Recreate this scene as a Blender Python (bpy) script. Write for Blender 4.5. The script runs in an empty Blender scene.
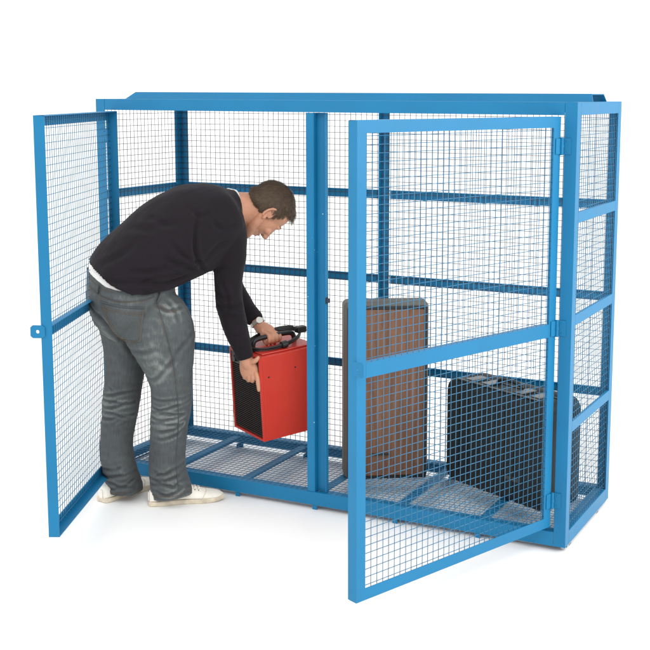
import bpy, bmesh, math, random
import numpy as np
from mathutils import Vector, Matrix, noise
from mathutils.bvhtree import BVHTree
random.seed(4); np.random.seed(4)
PI = math.pi
scn = bpy.context.scene
C = scn.collection

# ------------------------------------------------------------------ materials
def mat(name, col, rough=.5, metal=0., spec=.5, coat=0., var=0., vscale=8., bump=0., bscale=200., extra=None, sheen=0.):
    m = bpy.data.materials.new(name); m.use_nodes = True
    nt = m.node_tree; N = nt.nodes; L = nt.links
    b = N['Principled BSDF']
    b.inputs['Base Color'].default_value = (*col, 1)
    b.inputs['Roughness'].default_value = rough
    b.inputs['Metallic'].default_value = metal
    b.inputs['Specular IOR Level'].default_value = spec
    b.inputs['Coat Weight'].default_value = coat
    b.inputs['Sheen Weight'].default_value = sheen
    tc = N.new('ShaderNodeTexCoord')
    if var > 0:
        n = N.new('ShaderNodeTexNoise'); n.inputs['Scale'].default_value = vscale; n.inputs['Detail'].default_value = 6
        L.new(tc.outputs['Object'], n.inputs['Vector'])
        r = N.new('ShaderNodeValToRGB')
        r.color_ramp.elements[0].position = .3; r.color_ramp.elements[1].position = .7
        r.color_ramp.elements[0].color = (*[c*(1-var) for c in col], 1)
        r.color_ramp.elements[1].color = (*[min(1, c*(1+var)) for c in col], 1)
        L.new(n.outputs['Fac'], r.inputs['Fac']); L.new(r.outputs['Color'], b.inputs['Base Color'])
        mr = N.new('ShaderNodeMapRange'); mr.inputs['To Min'].default_value = max(0, rough-.08); mr.inputs['To Max'].default_value = min(1, rough+.1)
        L.new(n.outputs['Fac'], mr.inputs['Value']); L.new(mr.outputs['Result'], b.inputs['Roughness'])
    if bump > 0:
        n2 = N.new('ShaderNodeTexNoise'); n2.inputs['Scale'].default_value = bscale; n2.inputs['Detail'].default_value = 4
        L.new(tc.outputs['Object'], n2.inputs['Vector'])
        bp = N.new('ShaderNodeBump'); bp.inputs['Strength'].default_value = bump; bp.inputs['Distance'].default_value = .002
        L.new(n2.outputs['Fac'], bp.inputs['Height']); L.new(bp.outputs['Normal'], b.inputs['Normal'])
    if extra: extra(nt, b, tc)
    return m

def paint_extra(nt, b, tc):
    # scattered pale chips and scuffs in the blue paint
    N = nt.nodes; L = nt.links
    v = N.new('ShaderNodeTexVoronoi'); v.inputs['Scale'].default_value = 26; v.inputs['Randomness'].default_value = 1
    L.new(tc.outputs['Object'], v.inputs['Vector'])
    lt = N.new('ShaderNodeMath'); lt.operation = 'LESS_THAN'; lt.inputs[1].default_value = .075
    L.new(v.outputs['Distance'], lt.inputs[0])
    n = N.new('ShaderNodeTexNoise'); n.inputs['Scale'].default_value = 5
    L.new(tc.outputs['Object'], n.inputs['Vector'])
    gt = N.new('ShaderNodeMath'); gt.operation = 'GREATER_THAN'; gt.inputs[1].default_value = .57
    L.new(n.outputs['Fac'], gt.inputs[0])
    mu = N.new('ShaderNodeMath'); mu.operation = 'MULTIPLY'
    L.new(lt.outputs[0], mu.inputs[0]); L.new(gt.outputs[0], mu.inputs[1])
    mx = N.new('ShaderNodeMixRGB')
    src = b.inputs['Base Color'].links[0].from_socket
    L.new(src, mx.inputs['Color1']); mx.inputs['Color2'].default_value = (.35, .55, .68, 1)
    L.new(mu.outputs[0], mx.inputs['Fac']); L.new(mx.outputs['Color'], b.inputs['Base Color'])

BLUE = (.007, .166, .345)
M_paint = mat('blue_paint', BLUE, .42, spec=.28, coat=0, var=.06, vscale=3, bump=.10, bscale=60)
M_paint_chipped = mat('chipped_blue_paint', BLUE, .42, spec=.28, var=.08, vscale=3, bump=.08, bscale=90, extra=paint_extra)
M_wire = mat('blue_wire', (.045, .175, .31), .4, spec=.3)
M_wire_shaded = mat('shaded_blue_wire', (.075, .085, .11), .45)  # blue wire of back and left panels, unlit look put into the colour
M_steel = mat('galvanised_steel', (.5, .52, .54), .42, metal=.8, var=.1, vscale=30)
M_dark = mat('black_plastic', (.012, .012, .013), .42, var=.2, vscale=20)
M_rubber = mat('dark_foot', (.02, .03, .05), .6)
M_red = mat('red_enamel', (.56, .030, .014), .42, coat=.1, var=.05, vscale=4, bump=.05, bscale=60)
M_grille = mat('grille_black', (.026, .016, .013), .6, bump=.2, bscale=150)
M_heatback = mat('grille_back', (.035, .025, .02), .7, var=.4, vscale=12)
M_case = mat('charcoal_case', (.010, .013, .014), .55, spec=.3, var=.15, vscale=9, bump=.5, bscale=160)
M_caseedge = mat('case_trim', (.03, .034, .036), .35, var=.1)
M_hard = mat('grey_hardware', (.09, .09, .09), .3, metal=.6)
M_frame = mat('olive_grey_frame', (.095, .088, .070), .5, var=.12, vscale=6, bump=.1)
M_white = mat('white_cotton', (.8, .79, .76), .9, bump=.2, bscale=120)
M_shoe = mat('offwhite_canvas', (.80, .77, .69), .8, var=.08, vscale=14, bump=.25, bscale=160)
M_sole = mat('cream_rubber', (.62, .54, .42), .6, var=.22, vscale=25)
M_lace = mat('lace', (.8, .77, .7), .9)
M_stitch = mat('tan_thread', (.16, .10, .055), .8)
M_watch = mat('watch_steel', (.62, .60, .55), .3, metal=.6)
M_skin = mat('skin', (.57, .275, .17), .5, var=.07, vscale=25, bump=.12, bscale=180)
M_skin.node_tree.nodes['Principled BSDF'].inputs['Subsurface Weight'].default_value = .12
M_skin.node_tree.nodes['Principled BSDF'].inputs['Subsurface Radius'].default_value = (.02, .008, .004)
M_skin.node_tree.nodes['Principled BSDF'].inputs['Subsurface Scale'].default_value = .3
M_hair = mat('brown_hair', (.10, .062, .036), .55, var=.2, vscale=60, bump=.6, bscale=160)
M_brow = mat('brow_hair', (.05, .03, .018), .7)
M_eye = mat('eye_white', (.6, .58, .55), .2)
M_lip = mat('lip', (.42, .16, .12), .5)

def sweater_extra(nt, b, tc):
    N = nt.nodes; L = nt.links
    w = N.new('ShaderNodeTexWave'); w.inputs['Scale'].default_value = 90; w.inputs['Distortion'].default_value = 1.5; w.inputs['Detail'].default_value = 2
    L.new(tc.outputs['Object'], w.inputs['Vector'])
    n = N.new('ShaderNodeTexNoise'); n.inputs['Scale'].default_value = 420
    L.new(tc.outputs['Object'], n.inputs['Vector'])
    ad = N.new('ShaderNodeMath'); ad.operation = 'ADD'; L.new(w.outputs['Fac'], ad.inputs[0]); L.new(n.outputs['Fac'], ad.inputs[1])
    bp = N.new('ShaderNodeBump'); bp.inputs['Strength'].default_value = .35; bp.inputs['Distance'].default_value = .0015
    L.new(ad.outputs[0], bp.inputs['Height']); L.new(bp.outputs['Normal'], b.inputs['Normal'])
M_sweater = mat('charcoal_knit', (.011, .008, .0115), .9, spec=.25, var=.14, vscale=7, extra=sweater_extra, sheen=.05)

def denim_extra(nt, b, tc):
    N = nt.nodes; L = nt.links
    # vertical slubs
    mp = N.new('ShaderNodeMapping'); mp.inputs['Scale'].default_value = (1, 1, .08); L.new(tc.outputs['Object'], mp.inputs['Vector'])
    n = N.new('ShaderNodeTexNoise'); n.inputs['Scale'].default_value = 260; n.inputs['Detail'].default_value = 3; L.new(mp.outputs['Vector'], n.inputs['Vector'])
    # large worn patches
    n2 = N.new('ShaderNodeTexNoise'); n2.inputs['Scale'].default_value = 5.5; n2.inputs['Detail'].default_value = 5; L.new(tc.outputs['Object'], n2.inputs['Vector'])
    at = N.new('ShaderNodeAttribute'); at.attribute_name = 'wear'
    ad = N.new('ShaderNodeMath'); ad.operation = 'MULTIPLY_ADD'; L.new(n.outputs['Fac'], ad.inputs[0]); ad.inputs[1].default_value = .34; ad.inputs[2].default_value = -.17
    a2 = N.new('ShaderNodeMath'); a2.operation = 'MULTIPLY_ADD'; L.new(n2.outputs['Fac'], a2.inputs[0]); a2.inputs[1].default_value = .62; L.new(ad.outputs[0], a2.inputs[2])
    a3 = N.new('ShaderNodeMath'); a3.operation = 'ADD'; L.new(a2.outputs[0], a3.inputs[0]); L.new(at.outputs['Fac'], a3.inputs[1])
    r = N.new('ShaderNodeValToRGB')
    e = r.color_ramp.elements
    e[0].position = .1; e[0].color = (.036, .038, .040, 1)
    e[1].position = 1.0; e[1].color = (.36, .37, .345, 1)
    m = r.color_ramp.elements.new(.45); m.color = (.082, .093, .096, 1)
    L.new(a3.outputs[0], r.inputs['Fac']); L.new(r.outputs['Color'], b.inputs['Base Color'])
    bp = N.new('ShaderNodeBump'); bp.inputs['Strength'].default_value = .3; bp.inputs['Distance'].default_value = .001
    L.new(n.outputs['Fac'], bp.inputs['Height']); L.new(bp.outputs['Normal'], b.inputs['Normal'])
M_denim = mat('faded_denim', (.08, .09, .09), .85, extra=denim_extra)

def wood_extra(nt, b, tc):
    N = nt.nodes; L = nt.links
    mp = N.new('ShaderNodeMapping'); mp.inputs['Scale'].default_value = (14, 14, 1.2); L.new(tc.outputs['Object'], mp.inputs['Vector'])
    n = N.new('ShaderNodeTexNoise'); n.inputs['Scale'].default_value = 4; n.inputs['Detail'].default_value = 8; n.inputs['Distortion'].default_value = .6
    L.new(mp.outputs['Vector'], n.inputs['Vector'])
    r = N.new('ShaderNodeValToRGB'); e = r.color_ramp.elements
    e[0].position = .3; e[0].color = (.11, .047, .022, 1); e[1].position = .72; e[1].color = (.21, .095, .045, 1)
    L.new(n.outputs['Fac'], r.inputs['Fac']); L.new(r.outputs['Color'], b.inputs['Base Color'])
M_brown = mat('brown_panel', (.3, .1, .05), .6, extra=wood_extra, bump=.2, bscale=120)

def floor_extra(nt, b, tc):
    pass
M_floor = mat('white_studio_floor', (.92, .915, .90), .7, spec=.2)

# ------------------------------------------------------------------ helpers
def link(name, me, m, parent=None, smooth=False, loc=None):
    o = bpy.data.objects.new(name, me); C.objects.link(o)
    if m: me.materials.append(m)
    if parent: o.parent = parent
    if smooth:
        for p in me.polygons: p.use_smooth = True
    if loc: o.location = loc
    return o
def obj(name, bm, m, parent=None, smooth=False, bevel=0.):
    me = bpy.data.meshes.new(name)
    bmesh.ops.recalc_face_normals(bm, faces=bm.faces[:])
    bm.to_mesh(me); bm.free()
    o = link(name, me, m, parent, smooth)
    if bevel:
        md = o.modifiers.new('bev', 'BEVEL'); md.width = bevel; md.segments = 2; md.limit_method = 'ANGLE'
    return o
def thing(name, label, cat, loc=(0, 0, 0), rz=0):
    o = bpy.data.objects.new(name, None); C.objects.link(o)
    o.location = loc; o.rotation_euler = (0, 0, rz); o.empty_display_size = .1
    o['label'] = label; o['category'] = cat
    return o
def box(bm, x0, x1, y0, y1, z0, z1):
    v = [bm.verts.new(p) for p in ((x0,y0,z0),(x1,y0,z0),(x1,y1,z0),(x0,y1,z0),(x0,y0,z1),(x1,y0,z1),(x1,y1,z1),(x0,y1,z1))]
    for f in ((0,3,2,1),(4,5,6,7),(0,1,5,4),(1,2,6,5),(2,3,7,6),(3,0,4,7)): bm.faces.new([v[i] for i in f])
def prism(bm, A, B, u, v, wu, wv):
    """box from A to B, cross-section wu along u and wv along v, starting at the line AB"""
    A = Vector(A); B = Vector(B); u = Vector(u)*wu; v = Vector(v)*wv
    q = [A, A+u, A+u+v, A+v, B, B+u, B+u+v, B+v]
    vs = [bm.verts.new(p) for p in q]
    for f in ((0,3,2,1),(4,5,6,7),(0,1,5,4),(1,2,6,5),(2,3,7,6),(3,0,4,7)): bm.faces.new([vs[i] for i in f])
def angle(bm, A, B, u, v, w=.045, t=.004, w2=None):
    """angle iron from A to B: one flange of width w along u, one of width w2 along v, meeting at the line AB"""
    A = Vector(A); B = Vector(B); u = Vector(u); v = Vector(v)
    w2 = w2 or w
    # L profile as one solid
    prof = [(0,0),(w,0),(w,t),(t,t),(t,w2),(0,w2)]
    a = [bm.verts.new(A+u*p+v*q) for p, q in prof]; b = [bm.verts.new(B+u*p+v*q) for p, q in prof]
    for i in range(6):
        j = (i+1) % 6; bm.faces.new((a[i], a[j], b[j], b[i]))
    bm.faces.new((a[0],a[1],a[2],a[3])); bm.faces.new((a[0],a[3],a[4],a[5]))
    bm.faces.new((b[3],b[2],b[1],b[0])); bm.faces.new((b[5],b[4],b[3],b[0]))
def tube(bm, pts, r, n=8, closed=False):
    pts = [Vector(p) for p in pts]; rings = []
    up = Vector((0.13, .21, 1)).normalized()
    for i, p in enumerate(pts):
        if closed: t = pts[(i+1) % len(pts)]-pts[i-1]
        else: t = pts[min(i+1, len(pts)-1)]-pts[max(i-1, 0)]
        t.normalize()
        e = t.cross(up)
        if e.length < 1e-3: e = t.cross(Vector((1, 0, 0)))
        e.normalize(); f = t.cross(e)
        rr = r[i] if isinstance(r, (list, tuple)) else r
        rings.append([bm.verts.new(p+e*rr*math.cos(2*PI*k/n)+f*rr*math.sin(2*PI*k/n)) for k in range(n)])
    m = len(rings)
    for i in range(m if closed else m-1):
        a = rings[i]; b = rings[(i+1) % m]
        for k in range(n): bm.faces.new((a[k], a[(k+1) % n], b[(k+1) % n], b[k]))
    if not closed: bm.faces.new(rings[0][::-1]); bm.faces.new(rings[-1])
def crom(P, k):
    """Catmull-Rom through rows of P"""
    P = np.array(P, float); n = len(P); out = []
    for i in range(n-1):
        p0 = P[max(i-1, 0)]; p1 = P[i]; p2 = P[i+1]; p3 = P[min(i+2, n-1)]
        for s in range(k):
            t = s/k
            out.append(.5*((2*p1)+(-p0+p2)*t+(2*p0-5*p1+4*p2-p3)*t*t+(-p0+3*p1-3*p2+p3)*t**3))
    out.append(P[-1]); return np.array(out)
def loft(bm, rows, k=4, n=28, L0=(0, 1, 0), L1=None, exp=2.0, endcap=0.):
    """rows: (x,y,z,rF,rL). The L axis runs from L0 to L1 along the chain."""
    Q = crom(rows, k); m = len(Q); L0 = np.array(L0, float); L1 = np.array(L1 if L1 is not None else L0, float)
    rings = []
    def ring(c, t, L, rF, rL):
        e2 = L-t*(L@t); e2 /= np.linalg.norm(e2); e1 = np.cross(t, e2)
        vs = []
        for j in range(n):
            a = 2*PI*j/n; ca, sa = math.cos(a), math.sin(a)
            x = math.copysign(abs(ca)**(2/exp), ca); y = math.copysign(abs(sa)**(2/exp), sa)
            vs.append(bm.verts.new(c+e1*rF*x+e2*rL*y))
        return vs
    for i in range(m):
        t = Q[min(i+1, m-1), :3]-Q[max(i-1, 0), :3]; t /= np.linalg.norm(t)
        L = L0+(L1-L0)*i/(m-1)
        c, rF, rL = Q[i, :3], Q[i, 3], Q[i, 4]
        if i == 0 and endcap:
            for s in (80, 60, 35): rings.append(ring(c-t*endcap*math.sin(math.radians(s)), t, L, rF*math.cos(math.radians(s)), rL*math.cos(math.radians(s))))
        rings.append(ring(c, t, L, rF, rL))
        if i == m-1 and endcap:
            for s in (35, 60, 80): rings.append(ring(c+t*endcap*math.sin(math.radians(s)), t, L, rF*math.cos(math.radians(s)), rL*math.cos(math.radians(s))))
    for a, b in zip(rings[:-1], rings[1:]):
        for j in range(n): bm.faces.new((a[j], a[(j+1) % n], b[(j+1) % n], b[j]))
    bm.faces.new(rings[0][::-1]); bm.faces.new(rings[-1])
def ball(bm, c, r, rot=None, seg=20):
    """ellipsoid; r = radii along the three columns of rot"""
    R = rot if rot is not None else np.eye(3)
    M = Matrix([[R[0][0]*r[0], R[0][1]*r[1], R[0][2]*r[2], c[0]], [R[1][0]*r[0], R[1][1]*r[1], R[1][2]*r[2], c[1]],
                [R[2][0]*r[0], R[2][1]*r[1], R[2][2]*r[2], c[2]], [0, 0, 0, 1]])
    bmesh.ops.create_uvsphere(bm, u_segments=seg, v_segments=seg//2+2, radius=1, matrix=M)
def capsule(bm, pts, rr, n=12):
    """rounded tube through pts with radii rr"""
    rows = [(*p, r, r) for p, r in zip(pts, rr)]
    d = np.array(pts[-1])-np.array(pts[0]); L = (0, 1, 0) if abs(d[1]) < .8*np.linalg.norm(d) else (1, 0, 0)
    loft(bm, rows, k=3, n=n, L0=L, endcap=rr[0]*.9)
def remesh(bm, vox, smooth=4, fac=.5):
    """fuse overlapping closed shapes into one continuous surface; returns a mesh"""
    bmesh.ops.recalc_face_normals(bm, faces=bm.faces[:])
    me = bpy.data.meshes.new('tmp'); bm.to_mesh(me); bm.free()
    o = bpy.data.objects.new('tmp', me); C.objects.link(o)
    md = o.modifiers.new('r', 'REMESH'); md.mode = 'VOXEL'; md.voxel_size = vox; md.adaptivity = 0
    if smooth:
        s = o.modifiers.new('s', 'SMOOTH'); s.iterations = smooth; s.factor = fac
    dg = bpy.context.evaluated_depsgraph_get(); dg.update()
    out = bpy.data.meshes.new_from_object(o.evaluated_get(dg))
    bpy.data.objects.remove(o); bpy.data.meshes.remove(me)
    out.materials.clear()
    return out
def getco(me):
    a = np.empty(len(me.vertices)*3); me.vertices.foreach_get('co', a); return a.reshape(-1, 3)
def getno(me):
    a = np.empty(len(me.vertices)*3); me.vertices.foreach_get('normal', a); return a.reshape(-1, 3)
def setco(me, a): me.vertices.foreach_set('co', a.ravel()); me.update()
def crease(co, no, pts, width, depth, face=None):
    """push vertices along their normals near a polyline (negative = fold valley) with a ridge beside it"""
    pts = np.array(pts, float); Q = crom(pts, 6)
    d = np.full(len(co), 1e9); tt = np.zeros(len(co))
    for i in range(len(Q)-1):
        a, b = Q[i], Q[i+1]; ab = b-a
        t = np.clip(((co-a)@ab)/(ab@ab), 0, 1)
        dd = np.linalg.norm(co-(a+t[:, None]*ab), axis=1)
        m = dd < d; d[m] = dd[m]; tt[m] = (i+t[m])/(len(Q)-1)
    w = np.sin(np.clip(tt, .02, .98)*PI)**.6
    x = d/width
    prof = depth*(np.exp(-x*x)-.45*np.exp(-(x-1.6)**2))
    return co+no*(prof*w)[:, None]
def fbm(co, scale, amp, no, stretch=(1, 1, 1)):
    d = np.array([noise.noise(Vector((c[0]*scale*stretch[0], c[1]*scale*stretch[1], c[2]*scale*stretch[2]))) for c in co])
    return co+no*(d*amp)[:, None]

# ------------------------------------------------------------------ setting
W, D, H = 2.2917, .6726, 1.80
bm = bmesh.new(); box(bm, -30, 30, -20, 40, -.05, 0)
fl = obj('floor', bm, M_floor); fl['kind'] = 'structure'

# ------------------------------------------------------------------ cage
cage = thing('security_cage', 'large bright blue steel mesh cage with its two front doors swung open', 'cage')
X = Vector((1, 0, 0)); Y = Vector((0, 1, 0)); Z = Vector((0, 0, 1))
PW = .05
for x, y, u, v in ((0, 0, X, Y), (W, 0, -X, Y), (0, D, X, -Y), (W, D, -X, -Y)):
    bm = bmesh.new(); angle(bm, (x, y, .02), (x, y, H), u, v, PW, .004)
    obj('corner_post', bm, M_paint, cage, bevel=.0012)
# centre post: two angle irons back to back with a recess between them
xc = 1.152
bm = bmesh.new()
prism(bm, (xc-.045, .004, .08), (xc-.045, .004, H-.052), X, Y, .034, .004)
prism(bm, (xc-.011, .004, .08), (xc-.011, .004, H-.052), X, Y, .004, .032)
prism(bm, (xc-.007, .032, .08), (xc-.007, .032, H-.052), X, Y, .052, .004)
prism(bm, (xc+.041, .012, .08), (xc+.041, .012, H-.052), X, Y, .004, .020)
cp = obj('centre_post', bm, M_paint_chipped, cage, bevel=.001)
bm = bmesh.new(); box(bm, xc+.0465, xc+.058, .012, .028, .935, .953); box(bm, xc+.0455, xc+.0464, .008, .032, .930, .958)
obj('keeper', bm, M_rubber, cp)
bm = bmesh.new(); angle(bm, (W/2-.0, D, .085), (W/2-.0, D, H-.052), X, -Y, .045, .004, .03)
obj('back_post', bm, M_paint, cage, bevel=.001)
ZR = (1.375, .967, .533)
# top rails
def rail(A, B, u, v, w=.045, w2=None, name='rail'):
    bm = bmesh.new(); angle(bm, A, B, u, v, w, .004, w2); return obj(name, bm, M_paint, cage, bevel=.001)
rail((PW+.001, 0, H), (W-PW-.001, 0, H), -Z, Y, .05, .04, 'top_rail')
rail((PW+.001, D, H), (W-PW-.001, D, H), -Z, -Y, .05, .04, 'top_rail')
for x, u in ((0, X), (W, -X)):
    rail((x, PW+.001, H), (x, D-PW-.001, H), -Z, u, .05, .04, 'top_rail')
    for z in ZR: rail((x, PW+.001, z), (x, D-PW-.001, z), -Z, u, .043, .012)
    rail((x, PW+.001, .078), (x, D-PW-.001, .078), -Z, u, .058, .05, 'base_rail')
for z in ZR:
    rail((PW+.001, D, z), (W/2-.002, D, z), -Z, -Y, .042, .012)
    rail((W/2+.048, D, z), (W-PW-.001, D, z), -Z, -Y, .042, .012)
rail((PW+.001, 0, .08), (W-PW-.001, 0, .08), -Z, Y, .06, .05, 'base_rail')
rail((PW+.001, D, .08), (W-PW-.001, D, .08), -Z, -Y, .06, .05, 'base_rail')
for x in (.335, .731, 1.132, 1.524, 1.904):
    bm = bmesh.new(); angle(bm, (x, .052, .074), (x, D-.052, .074), X, -Z, .045, .004, .035); obj('cross_member', bm, M_paint, cage, bevel=.001)
    bm = bmesh.new(); box(bm, x+.002, x+.006, .0005, .034, 0, .0195); box(bm, x+.0062, x+.024, .0005, .004, 0, .0195); obj('foot', bm, M_paint, cage)
    bm = bmesh.new(); box(bm, x+.002, x+.006, D-.034, D-.0005, 0, .0195); box(bm, x+.0062, x+.024, D-.004, D-.0005, 0, .0195); obj('foot', bm, M_paint, cage)
for y in (.10, .52):
    for x in (.012, W-.042):
        bm = bmesh.new(); box(bm, x, x+.034, y-.012, y+.018, 0, .0195); obj('foot', bm, M_rubber, cage, bevel=.002)
# pale steel strip under the base
bm = bmesh.new()
box(bm, .03, W-.006, .036, .05, .006, .0185); box(bm, W-.024, W-.006, .0225, D-.02, .008, .0185); box(bm, .006, .024, .0225, D-.02, .008, .0185)
obj('base_strip', bm, M_steel, cage)
# roof sheet and the raised channel lying on it

bm = bmesh.new()
y0, y1, zt = .25, .47, 1.832
prof = [(y0, 1.7955), (y0+.018, zt), (y1-.018, zt), (y1, 1.7955), (y1-.006, 1.7955), (y1-.021, zt-.004), (y0+.021, zt-.004), (y0+.006, 1.7955)]
a = []; b = []
for (y, z) in prof:
    ins = .055*(z-1.7955)/.036
    a.append(bm.verts.new((-.028+ins, y, z))); b.append(bm.verts.new((W-.01-ins*.2, y, z)))
for i in range(8):
    j = (i+1) % 8; bm.faces.new((a[i], a[j], b[j], b[i]))
for s in (a, b):
    for q in ((0,1,6,7),(1,2,5,6),(2,3,4,5)): bm.faces.new([s[i] for i in q])
obj('roof_channel', bm, M_paint, cage)

def wires(bm, o, u, v, w, lu, lv, pitch=.0285, r=.00125, jit=.0):
    """mesh of round wires in the plane o + u*s + v*t; w is the plane normal"""
    o = Vector(o); n = 6
    def wire(A, B):
        d = (B-A).normalized(); e = w.normalized(); f = d.cross(e)
        ra = [bm.verts.new(A+(e*math.cos(2*PI*k/n)+f*math.sin(2*PI*k/n))*r) for k in range(n)]
        rb = [bm.verts.new(B+(e*math.cos(2*PI*k/n)+f*math.sin(2*PI*k/n))*r) for k in range(n)]
        for k in range(n): bm.faces.new((ra[k], ra[(k+1) % n], rb[(k+1) % n], rb[k]))
        bm.faces.new(ra[::-1]); bm.faces.new(rb)
    J = lambda: random.uniform(-.0007, .0007)
    s = pitch*.4
    while s < lu:
        wire(o+u*(s+J()), o+u*(s+J())+v*lv); s += pitch
    t = pitch*.55
    while t < lv:
        wire(o+v*(t+J())+w*r*1.8, o+v*(t+J())+u*lu+w*r*1.8); t += pitch
def panel(parent, o, u, v, w, lu, lv, m, label=None, **k):
    bm = bmesh.new(); wires(bm, o, u, v, w, lu, lv, **k)
    p = obj('mesh_panel', bm, m, parent, smooth=True)
    if label: p['label'] = label
    return p
panel(cage, (.006, D-.0062, .06), X, Z, -Y, W-.012, 1.73, M_wire_shaded)
panel(cage, (.0062, .008, .06), Y, Z, X, D-.018, 1.73, M_wire_shaded)
panel(cage, (W-.0062, .008, .06), Y, Z, -X, D-.018, 1.73, M_wire)
bm = bmesh.new(); wires(bm, Vector((.008, .008, .0825)), X, Y, Z, W-.016, D-.018)
fm = obj('floor_mesh', bm, M_wire, cage, smooth=True)
bm = bmesh.new(); wires(bm, Vector((.008, .008, 1.7925)), X, Y, Z, W-.016, D-.018)
obj('roof_mesh', bm, M_wire, cage, smooth=True)

# doors -----------------------------------------------------------------
def plate_hole(bm, o, u, v, n, wu, wv, t, rh):
    """plate with a round hole, centred at o"""
    o = Vector(o); K = 16; fr = []; bk = []
    for side, lst in ((0, fr), (1, bk)):
        off = n*(t*(side-.5)); outer = []; inner = []
        for k in range(K):
            a = 2*PI*(k+.5)/K; c, s = math.cos(a), math.sin(a); m = max(abs(c), abs(s))
            outer.append(bm.verts.new(o+off+u*(c/m*wu/2)+v*(s/m*wv/2))); inner.append(bm.verts.new(o+off+u*c*rh+v*s*rh))
        lst.extend((outer, inner))
    for k in range(K):
        j = (k+1) % K
        bm.faces.new((fr[0][k], fr[0][j], fr[1][j], fr[1][k])); bm.faces.new((bk[0][j], bk[0][k], bk[1][k], bk[1][j]))
        bm.faces.new((fr[0][k], bk[0][k], bk[0][j], fr[0][j])); bm.faces.new((fr[1][j], bk[1][j], bk[1][k], fr[1][k]))
DW, ZB, ZT = 1.071, .105, 1.745
def door(sx, loc, rz, label):
    S = X*sx; w = .042; t = .003
    bm = bmesh.new()
    # four mitred angle irons: face flange at y=0, return flange inwards
    def member(p0, p1, inn):
        # p0->p1 outer corner line; the flange of width w towards inn is mitred
        p0 = Vector(p0); p1 = Vector(p1); d = (p1-p0).normalized()
        a = [p0, p0+inn*w+d*w, p1+inn*w-d*w, p1]
        f = [bm.verts.new(q) for q in a]; g = [bm.verts.new(q+Y*t) for q in a]
        bm.faces.new(f); bm.faces.new(g[::-1])
        for i in range(4): bm.faces.new((f[i], g[i], g[(i+1) % 4], f[(i+1) % 4]))
        h = [p0+Y*t, p1+Y*t, p1+Y*w-d*t, p0+Y*w+d*t]
        f = [bm.verts.new(q) for q in h]; g = [bm.verts.new(q+inn*t+(d*t if i in (0, 3) else -d*t)*1.0) for i, q in enumerate(h)]
        bm.faces.new(f[::-1]); bm.faces.new(g)
        for i in range(4): bm.faces.new((f[i], f[(i+1) % 4], g[(i+1) % 4], g[i]))
    A = Vector((0, 0, ZB)); B = S*DW+A; Cc = S*DW+Vector((0, 0, ZT)); Dd = Vector((0, 0, ZT))
    member(A, B, Z); member(B, Cc, -S); member(Cc, Dd, -Z); member(Dd, A, S)
    d = obj('door', bm, M_paint, cage); d['label'] = label
    d.location = loc; d.rotation_euler = (0, 0, rz)
    bm = bmesh.new()
    a, b = sorted((S.x*(w+.0005), S.x*(DW-w-.0005)))
    box(bm, a, b, 0, .003, .888, .940); box(bm, a, b, .0032, .028, .937, .940)
    obj('mid_rail', bm, M_paint, d)
    o = Vector((min(S.x*.005, S.x*(DW-.005)), .0048, ZB+.006))
    bm = bmesh.new(); wires(bm, o, X, Z, Y, DW-.01, ZT-ZB-.012)
    obj('mesh_panel', bm, M_wire, d, smooth=True)
    # hasp plate standing out from the free edge
    bm = bmesh.new(); plate_hole(bm, S*(DW+.003)+Vector((0, -.012, .926)), Y, Z, X, .056, .05, .004, .007)
    obj('hasp_plate', bm, M_paint, d)
    for z in (.215, .920, 1.632):
        bm = bmesh.new()
        c = S*(-.001)
        tube(bm, [c+Vector((0, -.007, z-.034)), c+Vector((0, -.007, z+.034))], .0065, 12)
        tube(bm, [c+Vector((0, -.007, z-.006)), c+Vector((0, -.007, z+.006))], .0078, 12)
        a, b = sorted((S.x*.004, S.x*.032))
        box(bm, a, b, -.0045, -.0004, z-.03, z+.03)
        obj('hinge', bm, M_paint, d, bevel=.0012)
    return d
HL, HR = .0771, W-.0616
door(1, (HL, -.010, 0), -math.radians(66.7), 'left mesh door seen from its inner side')
door(-1, (HR, -.010, 0), math.radians(69.6), 'right mesh door seen from its outer side')
# hinge leaves on the posts, with a small spacer to the post
for hx, x0, x1 in ((HR, W-.055, W-.022), (HL, .022, HL-.004)):
    for z in (.215, .920, 1.632):
        bm = bmesh.new(); box(bm, x0, x1, -.0045, -.0006, z-.031, z+.031)
        for dz in (-.02, .02): bmesh.ops.create_uvsphere(bm, u_segments=10, v_segments=6, radius=.003, matrix=Matrix.Translation(((x0+x1)/2, -.0045, z+dz)))
        if hx == HL: box(bm, .0502, HL-.004, -.0004, .012, z-.031, z+.031)
        obj('hinge_leaf', bm, M_paint, cage, bevel=.001)

# ------------------------------------------------------------------ red heater
def rot3(a, b, c):
    from math import sin, cos
    Rz = np.array([[cos(a),-sin(a),0],[sin(a),cos(a),0],[0,0,1]]); Rx = np.array([[1,0,0],[0,cos(b),-sin(b)],[0,sin(b),cos(b)]]); Ry = np.array([[cos(c),0,sin(c)],[0,1,0],[-sin(c),0,cos(c)]])
    return Rz@Rx@Ry
HM = rot3(1.0609, .0251, -.0686)
heater = thing('fan_heater', 'red metal box heater with black front grille and coiled cable held inside the cage', 'heater')
heater.matrix_world = Matrix([[*HM[0], .8571], [*HM[1], .0499], [*HM[2], .2583], [0, 0, 0, 1]])
hl, hw, hh = .32, .28, .3965     # x = side length, y = front width, z = height; the front grille is at x=0
bm = bmesh.new()
box(bm, .016, hl, 0, hw, 0, hh)
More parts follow.
